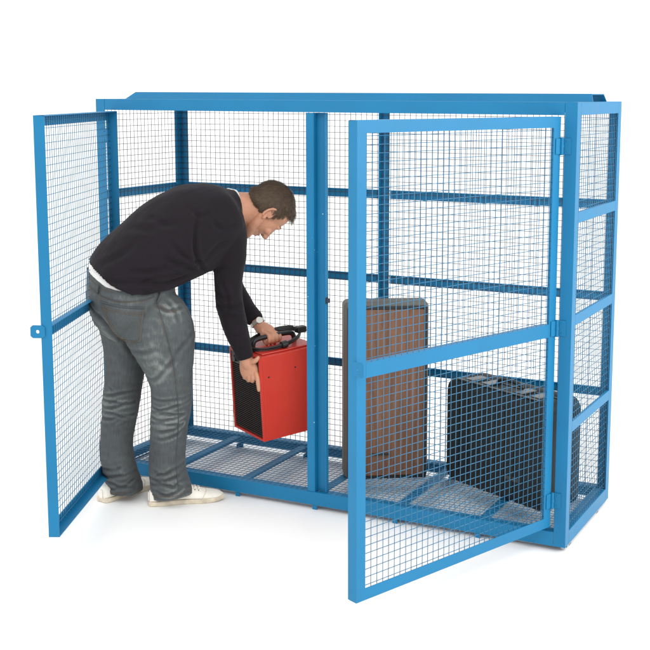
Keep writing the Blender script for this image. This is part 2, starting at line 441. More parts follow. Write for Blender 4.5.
# rim round the grille
for a in ((0, .016, 0, .010, 0, hh), (0, .016, hw-.010, hw, 0, hh), (0, .016, .010, hw-.010, 0, .010), (0, .016, .010, hw-.010, hh-.016, hh)): box(bm, *a)
obj('shell', bm, M_red, heater, bevel=.0015)
bm = bmesh.new(); box(bm, .0115, .0158, .0105, hw-.0105, .0105, hh-.0165)
gr = obj('grille', bm, M_heatback, heater)
bm = bmesh.new()
z = .02
while z < hh-.075:
    box(bm, .004, .0095, .0115, hw-.0115, z, z+.0035); z += .0095
for k in range(6): box(bm, .0098, .0114, .03+k*.043, .035+k*.043, .012, hh-.07)
obj('louvre', bm, M_grille, gr)
bm = bmesh.new(); box(bm, .003, .0112, .0112, hw-.0112, hh-.07, hh-.0175)
cpn = obj('control_panel', bm, M_dark, heater)
for y in (.07, .14, .215):
    bm = bmesh.new(); bmesh.ops.create_cone(bm, cap_ends=True, segments=20, radius1=.017, radius2=.014, depth=.018, matrix=Matrix.Translation((-.0065, y, hh-.044))@Matrix.Rotation(-PI/2, 4, 'Y'))
    obj('knob', bm, M_dark, cpn, smooth=False, bevel=.001)
for x, z in ((.045, .298), (.186, .318)):
    bm = bmesh.new(); bmesh.ops.create_cone(bm, cap_ends=True, segments=12, radius1=.0045, radius2=.003, depth=.003, matrix=Matrix.Translation((x, -.001, z))@Matrix.Rotation(PI/2, 4, 'X'))
    obj('screw', bm, M_dark, heater)
# raised top tray, handle and cable
bm = bmesh.new(); box(bm, .03, hl-.03, .025, hw-.025, hh+.0003, hh+.007); obj('top_tray', bm, M_red, heater, bevel=.003)
bm = bmesh.new()
cy = hw/2
hp = [(.05, cy, hh+.004), (.052, cy, hh+.03), (.075, cy, hh+.046), (.16, cy, hh+.05), (.245, cy, hh+.046), (.268, cy, hh+.03), (.27, cy, hh+.004)]
Q = crom(hp, 5); tube(bm, [tuple(q) for q in Q], .0115, 12); obj('handle', bm, M_dark, heater, smooth=True)
bm = bmesh.new(); pts = []
for i in range(150):
    a = 2*PI*i/42+.5; r = 1+.07*math.sin(i*.13)+.04*math.sin(i*.31)
    pts.append((.165+.135*r*math.cos(a)+.006*math.sin(i*.2), cy-.012+.075*r*math.sin(a), hh+.036+.020*math.sin(a+.7)+.006*math.cos(i*.11)+.004*math.cos(a)))
tube(bm, pts, .0055, 8)
obj('cable', bm, M_dark, heater, smooth=True)
bm = bmesh.new(); box(bm, .268, .318, cy-.045, cy-.008, hh+.045, hh+.075); obj('plug', bm, M_dark, heater, bevel=.006)
bm = bmesh.new()
loft(bm, [(.150, cy-.087, hh+.0215, .0165, .019), (.178, cy-.087, hh+.024, .0165, .02)], k=4, n=18, L0=(0, 1, 0)); obj('cable_tie', bm, M_dark, heater, smooth=False, bevel=.002)

# ------------------------------------------------------------------ brown panelled case
def rrect(w, h, r, n=8, cut=None):
    pts = []
    for cx, cz, a0 in ((w-r, r, -90), (w-r, h-r, 0), (r, h-r, 90), (r, r, 180)):
        for i in range(n+1):
            a = math.radians(a0+90*i/n); pts.append((cx+r*math.cos(a), cz+r*math.sin(a)))
    return pts
def extrude_profile(bm, rings):
    """rings: list of lists of Vector with same count"""
    vs = [[bm.verts.new(p) for p in r] for r in rings]
    for a, b in zip(vs[:-1], vs[1:]):
        for i in range(len(a)): bm.faces.new((a[i], a[(i+1) % len(a)], b[(i+1) % len(a)], b[i]))
    bm.faces.new(vs[0][::-1]); bm.faces.new(vs[-1])
spk = thing('panel_case', 'tall grey case with a brown wooden front panel, standing upright in the cage', 'case', (1.200, .215, .0855), math.radians(32))
w_, h_ = .36, .80
def rr(w, h, ins, y, r, n=8): return [Vector((ins+p[0], y, ins+p[1])) for p in rrect(w-2*ins, h-2*ins, r, n)]
bm = bmesh.new()
extrude_profile(bm, [rr(w_, h_, .012, .0, .008), rr(w_, h_, .006, -.004, .010), rr(w_, h_, -.004, .0, .016), rr(w_, h_, -.010, .03, .022), rr(w_, h_, -.014, .045, .026), rr(w_, h_, -.014, .13, .026), rr(w_, h_, -.008, .15, .022), rr(w_, h_, .0, .158, .02)])
for v in bm.verts: v.co.z = max(v.co.z, 0)
obj('shell', bm, M_frame, spk, smooth=False, bevel=.002)
bm = bmesh.new(); extrude_profile(bm, [rr(w_, h_, .013, .0, .006), rr(w_, h_, .0145, -.009, .006)])
bm2 = bm; obj('front_panel', bm2, M_brown, spk, bevel=.0015)
bm = bmesh.new()
o_ = rr(w_, h_, -.001, -.002, .010); i_ = rr(w_, h_, .0125, -.002, .006); o2 = rr(w_, h_, -.001, -.011, .010); i2 = rr(w_, h_, .0125, -.011, .006)
V = [[bm.verts.new(p) for p in s] for s in (o_, o2, i2, i_)]
for a, b in zip(V, V[1:]+V[:1]):
    for i in range(len(a)): bm.faces.new((a[i], a[(i+1) % len(a)], b[(i+1) % len(a)], b[i]))
for v in bm.verts: v.co.z = max(v.co.z, 0.001)
obj('edge_trim', bm, M_dark, spk, bevel=.001)
bm = bmesh.new(); Q = crom([(.11, -.01, .115), (.112, -.016, .117), (.15, -.018, .118), (.185, -.016, .117), (.187, -.01, .115)], 4); tube(bm, [tuple(q) for q in Q], .004, 8)
obj('latch', bm, M_dark, spk, smooth=True)

# ------------------------------------------------------------------ charcoal suitcase
cs = thing('hard_suitcase', 'charcoal hard-shell suitcase with rounded corners standing at the right end of the cage', 'suitcase', (1.590, .424, .0855), math.atan2(-.273, .573))
w_, h_, t_ = .625, .475, .225
for nm, ya, yb in (('front_shell', 0, .108), ('back_shell', .117, t_)):
    bm = bmesh.new()
    if nm == 'front_shell': ys = [(.030, 0), (.012, .004), (.003, .014), (0, .03), (0, yb)]
    else: ys = [(0, ya), (0, t_-.03), (.003, t_-.014), (.012, t_-.004), (.03, t_)]
    extrude_profile(bm, [rr(w_, h_, i, y, max(.05-i*.4, .02)) for i, y in ys])
    s = obj(nm, bm, M_case, cs, smooth=False)
    for p in s.data.polygons: p.use_smooth = len(p.vertices) == 4
    # raised ribs on the big face
    bm = bmesh.new()
    for k in range(9):
        x = .085+k*.057
        if nm == 'front_shell': box(bm, x, x+.012, -.0035, -.0002, .05, h_-.06)
        else: box(bm, x, x+.012, t_+.0002, t_+.0035, .05, h_-.06)
    obj('rib', bm, M_case, s, bevel=.002)
bm = bmesh.new(); extrude_profile(bm, [rr(w_, h_, -.004, .1082, .052), rr(w_, h_, -.004, .1168, .052)])
for v in bm.verts: v.co.z = max(v.co.z, 0)
obj('seam_trim', bm, M_caseedge, cs, bevel=.002)
bm = bmesh.new(); Q = crom([(.24, .1, h_+.002), (.243, .1, h_+.016), (.275, .1, h_+.026), (.35, .1, h_+.026), (.382, .1, h_+.016), (.385, .1, h_+.002)], 5); tube(bm, [tuple(q) for q in Q], .009, 10)
obj('handle', bm, M_dark, cs, smooth=True)
for x in (.10, .20, .40, .50):
    bm = bmesh.new(); box(bm, x, x+.05, .03, .125, h_+.0005, h_+.009); box(bm, x+.012, x+.038, -.004, -.0005, h_-.035, h_-.002) if False else None
    obj('latch', bm, M_hard, cs, bevel=.003)
bm = bmesh.new(); box(bm, .06, .56, .012, .022, h_+.0005, h_+.006); obj('top_trim', bm, M_hard, cs, bevel=.002)
for x in (.08, .5):
    bm = bmesh.new(); box(bm, x, x+.045, .06, .16, -.0005, .004); obj('skid', bm, M_dark, cs)
bm = bmesh.new(); box(bm, .39, .47, -.0030, -.0004, .10, .118); obj('badge', bm, M_hard, cs, bevel=.001)

# ------------------------------------------------------------------ person
# local axes of the man: x = image right, to his front-right, y = depth away from the camera, z = up
PR = math.atan2(.4335, .9011)
man_loc = (.496, -.179, 0)  # his place and body points worked out from image pixels at chosen depths

# -- head frame (local): U towards the crown, N out of the face, S towards his left ear
U = np.array([.90, .24, .25]); U /= np.linalg.norm(U)
N_ = np.array([.18, .28, -.93]); N_ -= U*(N_@U); N_ /= np.linalg.norm(N_)
S_ = np.cross(U, N_)
HC = np.array([.433, .31, 1.296]); HK = 1.12
HR_ = np.stack([S_, N_, U], axis=1)
def hp_(s, n, u): return HC+S_*s+N_*n+U*u          # head built at size 1, then scaled by HK
def hq_(s, n, u): return HC+HK*(S_*s+N_*n+U*u)
def scale_head(bm):
    for v in bm.verts: v.co = Vector(HC)+(v.co-Vector(HC))*HK

bm = bmesh.new()
ball(bm, hp_(0, -.012, .022), (.077, .098, .086), HR_, 28)
ball(bm, hp_(0, .036, -.02), (.064, .060, .085), HR_, 24)
ball(bm, hp_(0, .040, -.078), (.050, .048, .045), HR_, 20)
ball(bm, hp_(0, .074, -.108), (.023, .02, .018), HR_, 14)
for s in (-1, 1):
    capsule(bm, [hp_(s*.058, .0, -.045), hp_(s*.05, .03, -.088), hp_(s*.022, .07, -.112)], [.02, .019, .017])
    capsule(bm, [hp_(s*.044, .070, .012), hp_(s*.026, .081, .018), hp_(s*.01, .085, .015)], [.009, .010, .009])
    ball(bm, hp_(s*.042, .068, -.034), (.022, .022, .018), HR_, 14)        # cheekbone
    ball(bm, hp_(s*.031, .075, -.006), (.013, .011, .009), HR_, 12)       # eyelids
    ball(bm, hp_(s*.013, .103, -.047), (.010, .011, .009), HR_, 12)       # nostril wings
    # ear: rim, bowl, lobe
    e = [(.079, -.004, -.030), (.083, -.010, -.040), (.080, .002, -.044)]
    rim = []
    for k in range(11):
        a = math.radians(-120+k*27); rim.append(hp_(s*(.083+.006*math.cos(a-1.9)), -.014-.018*math.sin(a+.25), -.012+.031*math.cos(a+.25)))
    capsule(bm, rim, [.0052]*11, 8)
    ball(bm, hp_(s*.078, -.012, -.012), (.006, .015, .026), HR_, 12)
    ball(bm, hp_(s*.081, -.004, -.038), (.006, .008, .010), HR_, 10)
capsule(bm, [hp_(0, .090, .004), hp_(0, .101, -.022), hp_(0, .114, -.043)], [.009, .0105, .0125])
ball(bm, hp_(0, .088, -.068), (.022, .010, .007), HR_, 12)
ball(bm, hp_(0, .086, -.080), (.019, .010, .007), HR_, 12)
scale_head(bm)
# neck and hidden torso
nk = [(.215, .24, 1.285), (.262, .262, 1.296), (.310, .28, 1.298), (.355, .296, 1.296), (.395, .303, 1.292)]
loft(bm, [(*p, a, b) for p, a, b in zip(nk, (.10, .086, .080, .077, .074), (.11, .085, .074, .070, .066))], L0=(-.3, .95, 0), endcap=.03)
loft(bm, [(-0.1436, 0, 0.952, 0.13, 0.15), (-0.1053, 0.0133, 1.049, 0.13, 0.15), (-0.0285, 0.035, 1.1262, 0.14, 0.16), (0.0837, 0.112, 1.225, 0.15, 0.17), (0.1875, 0.204, 1.2758, 0.13, 0.17), (0.2545, 0.2525, 1.2987, 0.09, 0.11)], L0=(-.6, .8, 0), L1=(-.34, .94, 0), endcap=.04)  # torso, leg, sweater and jeans rows pushed nearer along camera rays
# arms
capsule(bm, [(.225, .15, 1.25), (.262, .09, 1.11), (.268, .072, .91), (.320, .05, .73), (.341, .052, .655), (.352, .058, .628)], [.07, .058, .045, .036, .030, .031])
capsule(bm, [(.195, .38, 1.24), (.212, .42, 1.03), (.248, .40, .925), (.340, .32, .805), (.374, .292, .770), (.388, .284, .748)], [.07, .052, .043, .034, .027, .029])
# legs under the jeans
capsule(bm, [(-0.0612, -0.03, 0.9471), (-0.0186, -0.043, 0.7729), (0.0237, -0.0414, 0.5055), (0.003, -0.035, 0.25), (0.010, -0.03, 0.10)], [.10, .10, .065, .052, .038])
capsule(bm, [(-0.2198, 0.05, 0.9534), (-0.2028, 0.0848, 0.7515), (-0.2179, 0.066, 0.4989), (-0.2431, 0.0405, 0.2362), (-0.2251, 0.0305, 0.105)], [.095, .09, .06, .050, .038])

# near hand: back of the hand to the camera, fingers laid down the front corner of the heater
def palm(pts, rr, e2):
    loft(bm, [(*p, a, b) for p, (a, b) in zip(pts, rr)], k=4, n=16, L0=e2, endcap=.012)
palm([(.349, .060, .640), (.354, .062, .615), (.361, .062, .588), (.366, .063, .568)], [(.019, .031), (.019, .041), (.018, .045), (.0155, .042)], (.86, -.22, .25))
capsule(bm, [(.394, .046, .582), (.4000, .037, .556), (.4030, .033, .530), (.4055, .032, .507)], [.0116, .0108, .0098, .0085], 10)      # index along the corner
capsule(bm, [(.378, .053, .574), (.379, .050, .555), (.376, .058, .542), (.370, .072, .540)], [.0118, .0114, .0104, .0092], 10)      # the others curl in against the grille
capsule(bm, [(.361, .060, .570), (.360, .058, .553), (.356, .067, .542), (.351, .081, .541)], [.0114, .0110, .0100, .0088], 10)
capsule(bm, [(.345, .068, .577), (.342, .068, .561), (.338, .077, .552), (.334, .090, .551)], [.0104, .0100, .0092, .0082], 10)
capsule(bm, [(.366, .048, .636), (.383, .033, .638), (.395, .024, .645), (.402, .024, .653)], [.0145, .0130, .0114, .0096], 10)     # thumb over the top edge
# far hand: knuckles up, fingers closed round the handle
palm([(.386, .284, .757), (.402, .272, .748), (.420, .257, .739), (.434, .246, .731)], [(.017, .025), (.017, .034), (.016, .039), (.014, .037)], (.62, .62, .30))
ex = np.array([.818, .575, .03]); ex /= np.linalg.norm(ex)
k0 = np.array([.444, .236, .726])
for i, (l, r) in enumerate(((1.0, .0104), (1.06, .0106), (1.0, .0102), (.84, .0092))):
    b_ = k0+ex*((i-1.3)*.0205)+np.array([0, 0, -.003*abs(i-1)])
    f = np.array([.571, -.82, 0])
    capsule(bm, [b_-np.array([.012, -.006, -.004]), b_+(f*.019+np.array([.004, 0, -.004]))*l, b_+(f*.027+np.array([.002, 0, -.026]))*l, b_+(f*.010+np.array([.0, 0, -.042]))*l], [r*1.05, r, r*.95, r*.85], 10)
capsule(bm, [(.400, .262, .745), (.404, .236, .732), (.410, .217, .712), (.418, .212, .690)], [.0135, .012, .0108, .009], 10)       # thumb
body = remesh(bm, .0034, 3, .5)
co = getco(body); no = getno(body)
# eye sockets, mouth line, nostrils
for s in (-1, 1): 
    d = np.linalg.norm(co-hq_(s*.031, .092, .003), axis=1); co = co-N_*(.004*np.exp(-(d/.010)**2))[:, None]
    co = crease(co, no, [hq_(s*.016, .092, -.008), hq_(s*.031, .093, -.012), hq_(s*.046, .084, -.007)], .003, -.002)
co = crease(co, no, [hq_(-.024, .09, -.074), hq_(0, .098, -.074), hq_(.024, .09, -.074)], .003, -.003)
# knuckle creases
setco(body, co)
man = link('person', body, M_skin, None, True)
man.location = man_loc; man.rotation_euler = (0, 0, PR)
man['label'] = 'man in dark sweater and faded jeans bending into the cage to hold the red heater'
man['category'] = 'person'

# eyebrows
for s in (-1, 1):
    bm = bmesh.new()
    for k in range(46):
        t = random.random(); s0 = s*(.014+.032*t); p = hq_(s0, .0915-.026*t*t, .018+.005*math.sin(t*2.6)+random.uniform(-.003, .003))
        q = p+S_*s*.006+U*random.uniform(-.001, .003)
        tube(bm, [p, q], [.0007, .0003], 4)
    obj('eyebrow', bm, M_brow, man)

# hair: cap displaced from the skull plus short strands lying over it
def hairline(s, n, u):
    """> 0 where hair grows, in head coordinates"""
    a = abs(s)
    front = .070-1.6*max(0, .076-u)-.6*max(0, a-.030)           # forehead line
    if u > .05: return front-n+.006*math.sin(s*160)
    if n > -.006: 
        sb = .022-.35*(.03-u)                                  # side hair in front of and above the ear
        return min(sb-n+.004*math.sin(u*300), (u+.035)) if a > .05 and u > -.03 and n < .04 else (.03-n if u > .0 else -.02)
    return min(u+.062-.25*max(0, n+.05), .03)
bm = bmesh.new()
ball(bm, hp_(0, -.012, .022), (.0835, .105, .093), HR_, 40)
ball(bm, hp_(0, .03, .030), (.070, .066, .078), HR_, 30)
ball(bm, hp_(0, -.055, -.03), (.060, .055, .045), HR_, 30)
scale_head(bm)
cap = remesh(bm, .004, 3, .5)
hb = bmesh.new(); hb.from_mesh(cap)
def hc(p):
    d = (np.array(p)-HC)/HK; return d@S_, d@N_, d@U
kill = [f for f in hb.faces if hairline(*hc(f.calc_center_median())) < 0]
bmesh.ops.delete(hb, geom=kill, context='FACES')
for v in hb.verts:
    s, n, u = hc(v.co); h = hairline(s, n, u)
    c = Vector(hq_(0, -.01, .01)); dv = (v.co-c)
    k = 1-max(0, (.022-h))*1.9
    v.co = c+dv*(k+.010*noise.noise(Vector(v.co)*40)+.003*noise.noise(Vector(v.co)*130))
hb.to_mesh(cap)
hair = link('hair', cap, M_hair, man, True)
hb.normal_update()
sb = bmesh.new(); fs = [f for f in hb.faces]
crown = hq_(0, -.05, .085)
for k in range(16000):
    f = random.choice(fs); p = Vector(f.calc_center_median())+Vector([random.uniform(-.002, .002) for _ in range(3)])
    s, n, u = hc(p); nn = f.normal
    flow = (p-Vector(crown)); flow -= nn*flow.dot(nn)
    if flow.length < 1e-4: continue
    flow.normalize(); flow += Vector([random.uniform(-.22, .22) for _ in range(3)]); flow.normalize()
    frontal = max(0, min(1, (n-.03)/.04)) if u > .05 else 0
    ln = random.uniform(.010, .020)+.009*frontal; lift = .13+.5*frontal
    q = p+flow*ln+nn*ln*lift; wd = flow.cross(nn).normalized()*.0007
    p0 = p-nn*.001; mid = (p0+q)/2+nn*.0015
    a = sb.verts.new(p0-wd); b = sb.verts.new(p0+wd); c1 = sb.verts.new(mid+wd*.9); c2 = sb.verts.new(mid-wd*.9); d = sb.verts.new(q)
    sb.faces.new((a, b, c1, c2)); sb.faces.new((c2, c1, d))
me = bpy.data.meshes.new('hair_strands'); sb.to_mesh(me); sb.free(); hb.free()
link('hair_strands', me, M_hair, hair)

# sweater -----------------------------------------------------------------
bm = bmesh.new()
loft(bm, [(-.150, -.01, .87, .185, .212), (-.149, -.008, .93, .192, .216), (-.147, -.002, .985, .200, .218), (-.130, .008, 1.035, .206, .218), (-.078, .0243, 1.0865, .206, .216), (.0039, .0581, 1.1519, .212, .216), (.088, .1132, 1.208, .214, .222), (.1553, .1738, 1.2491, .194, .222), (.2143, .2265, 1.2849, .150, .195), (.2526, .252, 1.2987, .104, .128), (.2766, .268, 1.301, .090, .094)],
     k=5, n=40, L0=(-.62, .78, 0), L1=(-.34, .94, 0))
sl = [(.2353, .145, 1.262, .102, .098), (.2583, .11, 1.200, .094, .085), (.2660, .092, 1.110, .082, .074), (.2620, .08, 1.000, .072, .068), (.2680, .07, .9106, .064, .061), (.2928, .056, .8131, .056, .054), (.3232, .048, .7238, .047, .046), (.3413, .050, .6590, .0405, .040)]
loft(bm, sl, k=5, n=26, L0=(0, 1, 0), endcap=.0)
ball(bm, (.222, .16, 1.255), (.112, .105, .105), None, 24)
ball(bm, (.105, .13, 1.125), (.145, .165, .118), None, 24)
loft(bm, [(.190, .38, 1.245, .10, .10), (.198, .42, 1.157, .084, .080), (.212, .42, 1.028, .066, .064), (.248, .40, .9225, .056, .056), (.298, .355, .8507, .049, .048), (.3431, .313, .7996, .042, .041), (.3672, .299, .780, .038, .038)], k=5, n=26, L0=(0, 1, 0))
ball(bm, (.20, .40, 1.27), (.10, .10, .10), None, 24)
sw = remesh(bm, .0062, 7, .5)
co = getco(sw); no = getno(sw)
co = fbm(co, 7, .006, no); co = fbm(co, 17, .0028, no, (1, 1, 1))
def snap(pts, tree):
    out = []
    for p in pts:
        h = tree.ray_cast(Vector((p[0], -.9, p[2])), Vector((0, 1, 0)))
        out.append(tuple(h[0]) if h[0] is not None else p)
    return out
setco(sw, co); SB = BVHTree.FromPolygons([Vector(c) for c in co], [tuple(p.vertices) for p in sw.polygons])
# folds (local coordinates): belly folds, armpit pulls, shoulder seam, elbow and cuff wrinkles
F = [([(-.07, -.06, 1.04), (0, -.055, 1.02), (.07, -.04, 1.03), (.13, 0, 1.06)], .013, -.011),
     ([(-.06, -.05, .99), (.01, -.05, .975), (.08, -.03, .985)], .011, -.009),
     ([(-.12, -.05, 1.08), (-.04, -.065, 1.075), (.04, -.055, 1.09)], .012, -.007),
     ([(.03, -.035, 1.13), (.10, -.03, 1.09), (.17, .0, 1.06)], .012, -.009),
     ([(.205, -.0, 1.02), (.17, .02, 1.08), (.15, .02, 1.15), (.15, .03, 1.24), (.165, .06, 1.33)], .011, -.011),
     ([(.20, .0, 1.04), (.24, .01, 1.06), (.29, .04, 1.05)], .011, -.007),
     ([(.19, .03, 1.12), (.24, .02, 1.17), (.29, .05, 1.19)], .013, -.006),
     ([(.21, .03, .96), (.26, .01, .93), (.33, .04, .945)], .010, -.007),
     ([(.22, .03, .90), (.28, .01, .885), (.34, .04, .90)], .010, -.008),
     ([(.23, .03, .85), (.29, .0, .85), (.35, .04, .83)], .009, -.006),
     ([(.25, .02, .78), (.31, .0, .76), (.36, .04, .77)], .009, -.005),
     ([(.28, .02, .71), (.33, .01, .70), (.37, .04, .71)], .007, -.004),
     ([(.24, .02, 1.01), (.27, .01, .94), (.275, .01, .86)], .010, -.006),
     ([(-.25, .03, 1.10), (-.18, -.02, 1.13), (-.08, -.045, 1.20)], .018, -.005),
     ([(-.15, .0, 1.25), (-.04, -.01, 1.25), (.07, -.0, 1.29)], .02, -.005),
     ([(.05, -.02, 1.20), (.10, -.02, 1.14), (.16, .0, 1.10)], .012, -.007)]
F += [([(-.02, -.06, 1.00), (.05, -.05, 1.0), (.12, -.03, 1.03)], .010, -.010), ([(-.10, -.05, 1.02), (-.03, -.05, 1.045), (.05, -.03, 1.05), (.12, 0, 1.08)], .010, -.010),
      ([(.08, -.03, 1.12), (.13, -.03, 1.10), (.19, -.03, 1.11)], .009, -.009), ([(-.22, 0, 1.05), (-.16, 0, 1.03), (-.08, 0, 1.04)], .012, -.006), ([(-.05, 0, 1.30), (.03, 0, 1.27), (.10, 0, 1.28)], .016, -.005),
      ([(.12, 0, 1.34), (.17, 0, 1.30), (.21, 0, 1.32)], .012, -.006), ([(.22, 0, 1.28), (.26, 0, 1.24), (.31, 0, 1.26)], .012, -.005)]
for pts, wd, dp in F: co = crease(co, no, snap(pts, SB), wd, dp*1.25)
def cut(me, co, curve, below, lim):
    xs, zs = zip(*curve); b = bmesh.new(); 
    setco(me, co); b.from_mesh(me)
    hz = lambda x: float(np.interp(x, xs, zs))
    kill = [f for f in b.faces if all(lim(v.co) and (v.co.z < hz(v.co.x)) == below for v in f.verts)]
    bmesh.ops.delete(b, geom=kill, context='FACES')
    for v in [v for v in b.verts if not v.link_faces]: b.verts.remove(v)
    for e in b.edges:
        if len(e.link_faces) == 1:
            for v in e.verts: v.co.z = hz(v.co.x)
    b.to_mesh(me); b.free()
# the hem rides up at the back and hangs at the side
cut(sw, co, [(-.40, 1.128), (-.335, 1.112), (-.27, 1.074), (-.22, 1.040), (-.17, 1.006), (-.11, .983), (-.03, .980), (.04, .986), (.10, 1.01), (.20, 1.05)], True, lambda c: c.x < .215 and c.z < 1.15)
sweater = link('sweater', sw, M_sweater, man, True)
md = sweater.modifiers.new('thickness', 'SOLIDIFY'); md.thickness = .004; md.offset = -1
# ribbed cuffs and hem as thin bands
for nm, c, d, ra in (('cuff', (.3413, .050, .6590), (.018, .002, -.065), .0405), ('cuff', (.3672, .299, .780), (.014, -.014, -.020), .038)):
    bm = bmesh.new(); c = np.array(c); d = np.array(d)/np.linalg.norm(d)
    loft(bm, [(*(c-d*.022), ra*1.0, ra*1.0), (*(c-d*.01), ra*1.02, ra*1.0), (*(c+d*.004), ra*.96, ra*.95), (*(c+d*.010), ra*.90, ra*.9)], k=3, n=26, L0=(0, 1, 0), endcap=.002)
    obj(nm, bm, M_sweater, sweater, smooth=True)
# white shirt collar and the shirt tail showing above the jeans
bm = bmesh.new()
loft(bm, [(.262, .260, 1.300, .099, .102), (.280, .268, 1.3015, .0915, .0945), (.290, .272, 1.302, .0880, .0905)], k=4, n=36, L0=(-.34, .94, 0))
tee = obj('undershirt', bm, M_white, man, smooth=True)
HEM = ([-.40, -.335, -.27, -.22, -.17, -.11, -.03, .04, .10, .20], [1.128, 1.112, 1.074, 1.040, 1.006, .983, .980, .986, 1.01, 1.05])
bm = bmesh.new()
loft(bm, [(-.149, -.004, .95, .174, .194), (-.149, -.004, 1.00, .179, .199), (-.146, -.003, 1.05, .182, .202), (-.13, .005, 1.085, .172, .195), (-.11, .01, 1.11, .14, .17)], k=4, n=40, L0=(-.66, .75, 0), L1=(-.6, .8, 0))
for v in bm.verts:      # tucked in: the tail lies well inside the sweater above its hem
    f = 1-.16*min(1, max(0, (v.co.z-float(np.interp(v.co.x, *HEM))+.012)/.03))
    v.co.x = -.147+(v.co.x+.147)*f; v.co.y = -.003+(v.co.y+.003)*f
obj('shirt_tail', bm, M_white, tee, smooth=True)

# jeans -------------------------------------------------------------------
bm = bmesh.new()
loft(bm, [(-.151, -.002, 1.09, .178, .196), (-.152, -.002, 1.03, .182, .200), (-.152, 0, .9861, .185, .202), (-.148, 0, .9301, .190, .205), (-.1265, .0117, .8553, .178, .19), (-.1015, .0133, .8031, .14, .15)], k=5, n=40, L0=(-.7, .71, 0), endcap=0)
loft(bm, [(-0.0860, -0.0339, 0.942, 0.112, 0.13), (-0.0521, -0.0368, 0.8618, 0.146, 0.145), (-0.0183, -0.0449, 0.7819, 0.15, 0.138), (0.0034, -0.0481, 0.6971, 0.13, 0.122), (0.0186, -0.0454, 0.6061, 0.106, 0.104), (0.0255, -0.044, 0.524, 0.093, 0.096), (0.0215, -0.0322, 0.4385, 0.088, 0.092), (0.009, -0.03, 0.3458, 0.083, 0.09), (0, -0.035, 0.2455, 0.08, 0.088), (0.0005, -0.035, 0.1525, 0.084, 0.092), (0.0132, -0.03, 0.062, 0.094, 0.1), (0.017, -0.03, 0.034, 0.096, 0.1)], k=5, n=30, L0=(-.2, .97, 0))
loft(bm, [(-.2035, .045, .9433, .125, .13), (-.2006, .065, .8385, .120, .125), (-.1939, .073, .7455, .110, .115), (-.1977, .075, .6526, .100, .102), (-.2072, .067, .5621, .090, .092), (-.2173, .066, .483, .085, .087), (-.2253, .056, .4018, .081, .083), (-.2384, .045, .3117, .077, .079), (-.2443, .04, .2193, .077, .079), (-.2272, .028, .1363, .077, .082), (-.2102, .026, .0601, .079, .084), (-.208, .026, .036, .080, .085)], k=5, n=30, L0=(-.5, .86, 0))
jn = remesh(bm, .0052, 6, .5)
co = getco(jn); no = getno(jn)
co = fbm(co, 8, .006, no, (1, 1, .7)); co = fbm(co, 22, .002, no, (1, 1, 1.6))
wr = []
def near_wr(z, dz, x0=-.075, x1=.115, y=-.11, w=.008, d=-.006, skew=0.): wr.append(([(x0, y+.04, z+skew), ((x0*2+x1)/3, y, z-dz*.4), ((x0+2*x1)/3, y-.005, z+dz*.3), (x1, y+.03, z+dz)], w, d))
for z, dz, d in ((.462, .03, -.007), (.436, -.012, -.006), (.410, .018, -.007), (.386, -.01, -.006), (.360, .02, -.005), (.330, .03, -.004), (.50, .01, -.004)): near_wr(z, dz, d=d)
near_wr(.135, .02, -.08, .09, -.12, .009, -.007); near_wr(.105, -.02, -.07, .10, -.12, .009, -.008); near_wr(.075, .03, -.04, .11, -.13, .008, -.007); near_wr(.17, .03, -.05, .08, -.12, .010, -.005)
near_wr(.62, .08, -.10, .08, -.10, .012, -.004); near_wr(.70, .10, -.02, .13, -.11, .013, -.005)
def far_wr(z, dz, w=.008, d=-.006, x0=-.345, x1=-.15): wr.append(([(x0, .10, z), ((x0*2+x1)/3, .05, z-dz*.3), ((x0+2*x1)/3, .05, z+dz*.5), (x1, .08, z+dz)], w, d))
for z, dz, d in ((.49, .02, -.006), (.462, -.01, -.006), (.435, .02, -.007), (.41, -.012, -.006), (.385, .015, -.005), (.12, .02, -.007), (.09, -.02, -.007), (.065, .02, -.006), (.155, .02, -.004)): far_wr(z, dz, d=d)
rs = random.Random(11)
for k in range(34):      # many short fine creases behind both knees and above the hems
    z = rs.choice([rs.gauss(.42, .045), rs.gauss(.42, .045), rs.gauss(.10, .03)]); x = rs.uniform(-.06, .08) if k % 2 else rs.uniform(-.31, -.17); l = rs.uniform(.015, .035); t = rs.uniform(-.018, .018)
    wr.append(([(x-l, -.1, z-t), (x, -.1, z+rs.uniform(-.004, .004)), (x+l, -.1, z+t)], rs.uniform(.0045, .007), -rs.uniform(.002, .0042)))
# under the buttock, crotch pulls, centre seam of the seat
wr += [([(-.30, -.0, .90), (-.24, -.04, .84), (-.19, -.07, .76), (-.14, -.06, .68)], .020, -.020),
       ([(-.33, .05, .82), (-.29, .03, .80), (-.23, .02, .78)], .014, -.009),
       ([(-.15, -.09, .72), (-.08, -.12, .715), (0, -.12, .74)], .014, -.006),
       ([(-.34, .03, .98), (-.32, -.0, .93), (-.29, -.02, .88)], .010, -.009),
       ([(.02, -.10, .95), (.06, -.10, .90), (.08, -.09, .84)], .012, -.007),
       ([(-.02, -.10, .93), (.04, -.11, .90), (.10, -.07, .91)], .010, -.006)]
setco(jn, co); SB = BVHTree.FromPolygons([Vector(c) for c in co], [tuple(p.vertices) for p in jn.polygons])
for pts, wd, dp in wr: co = crease(co, no, snap(pts, SB), wd, dp*.8)
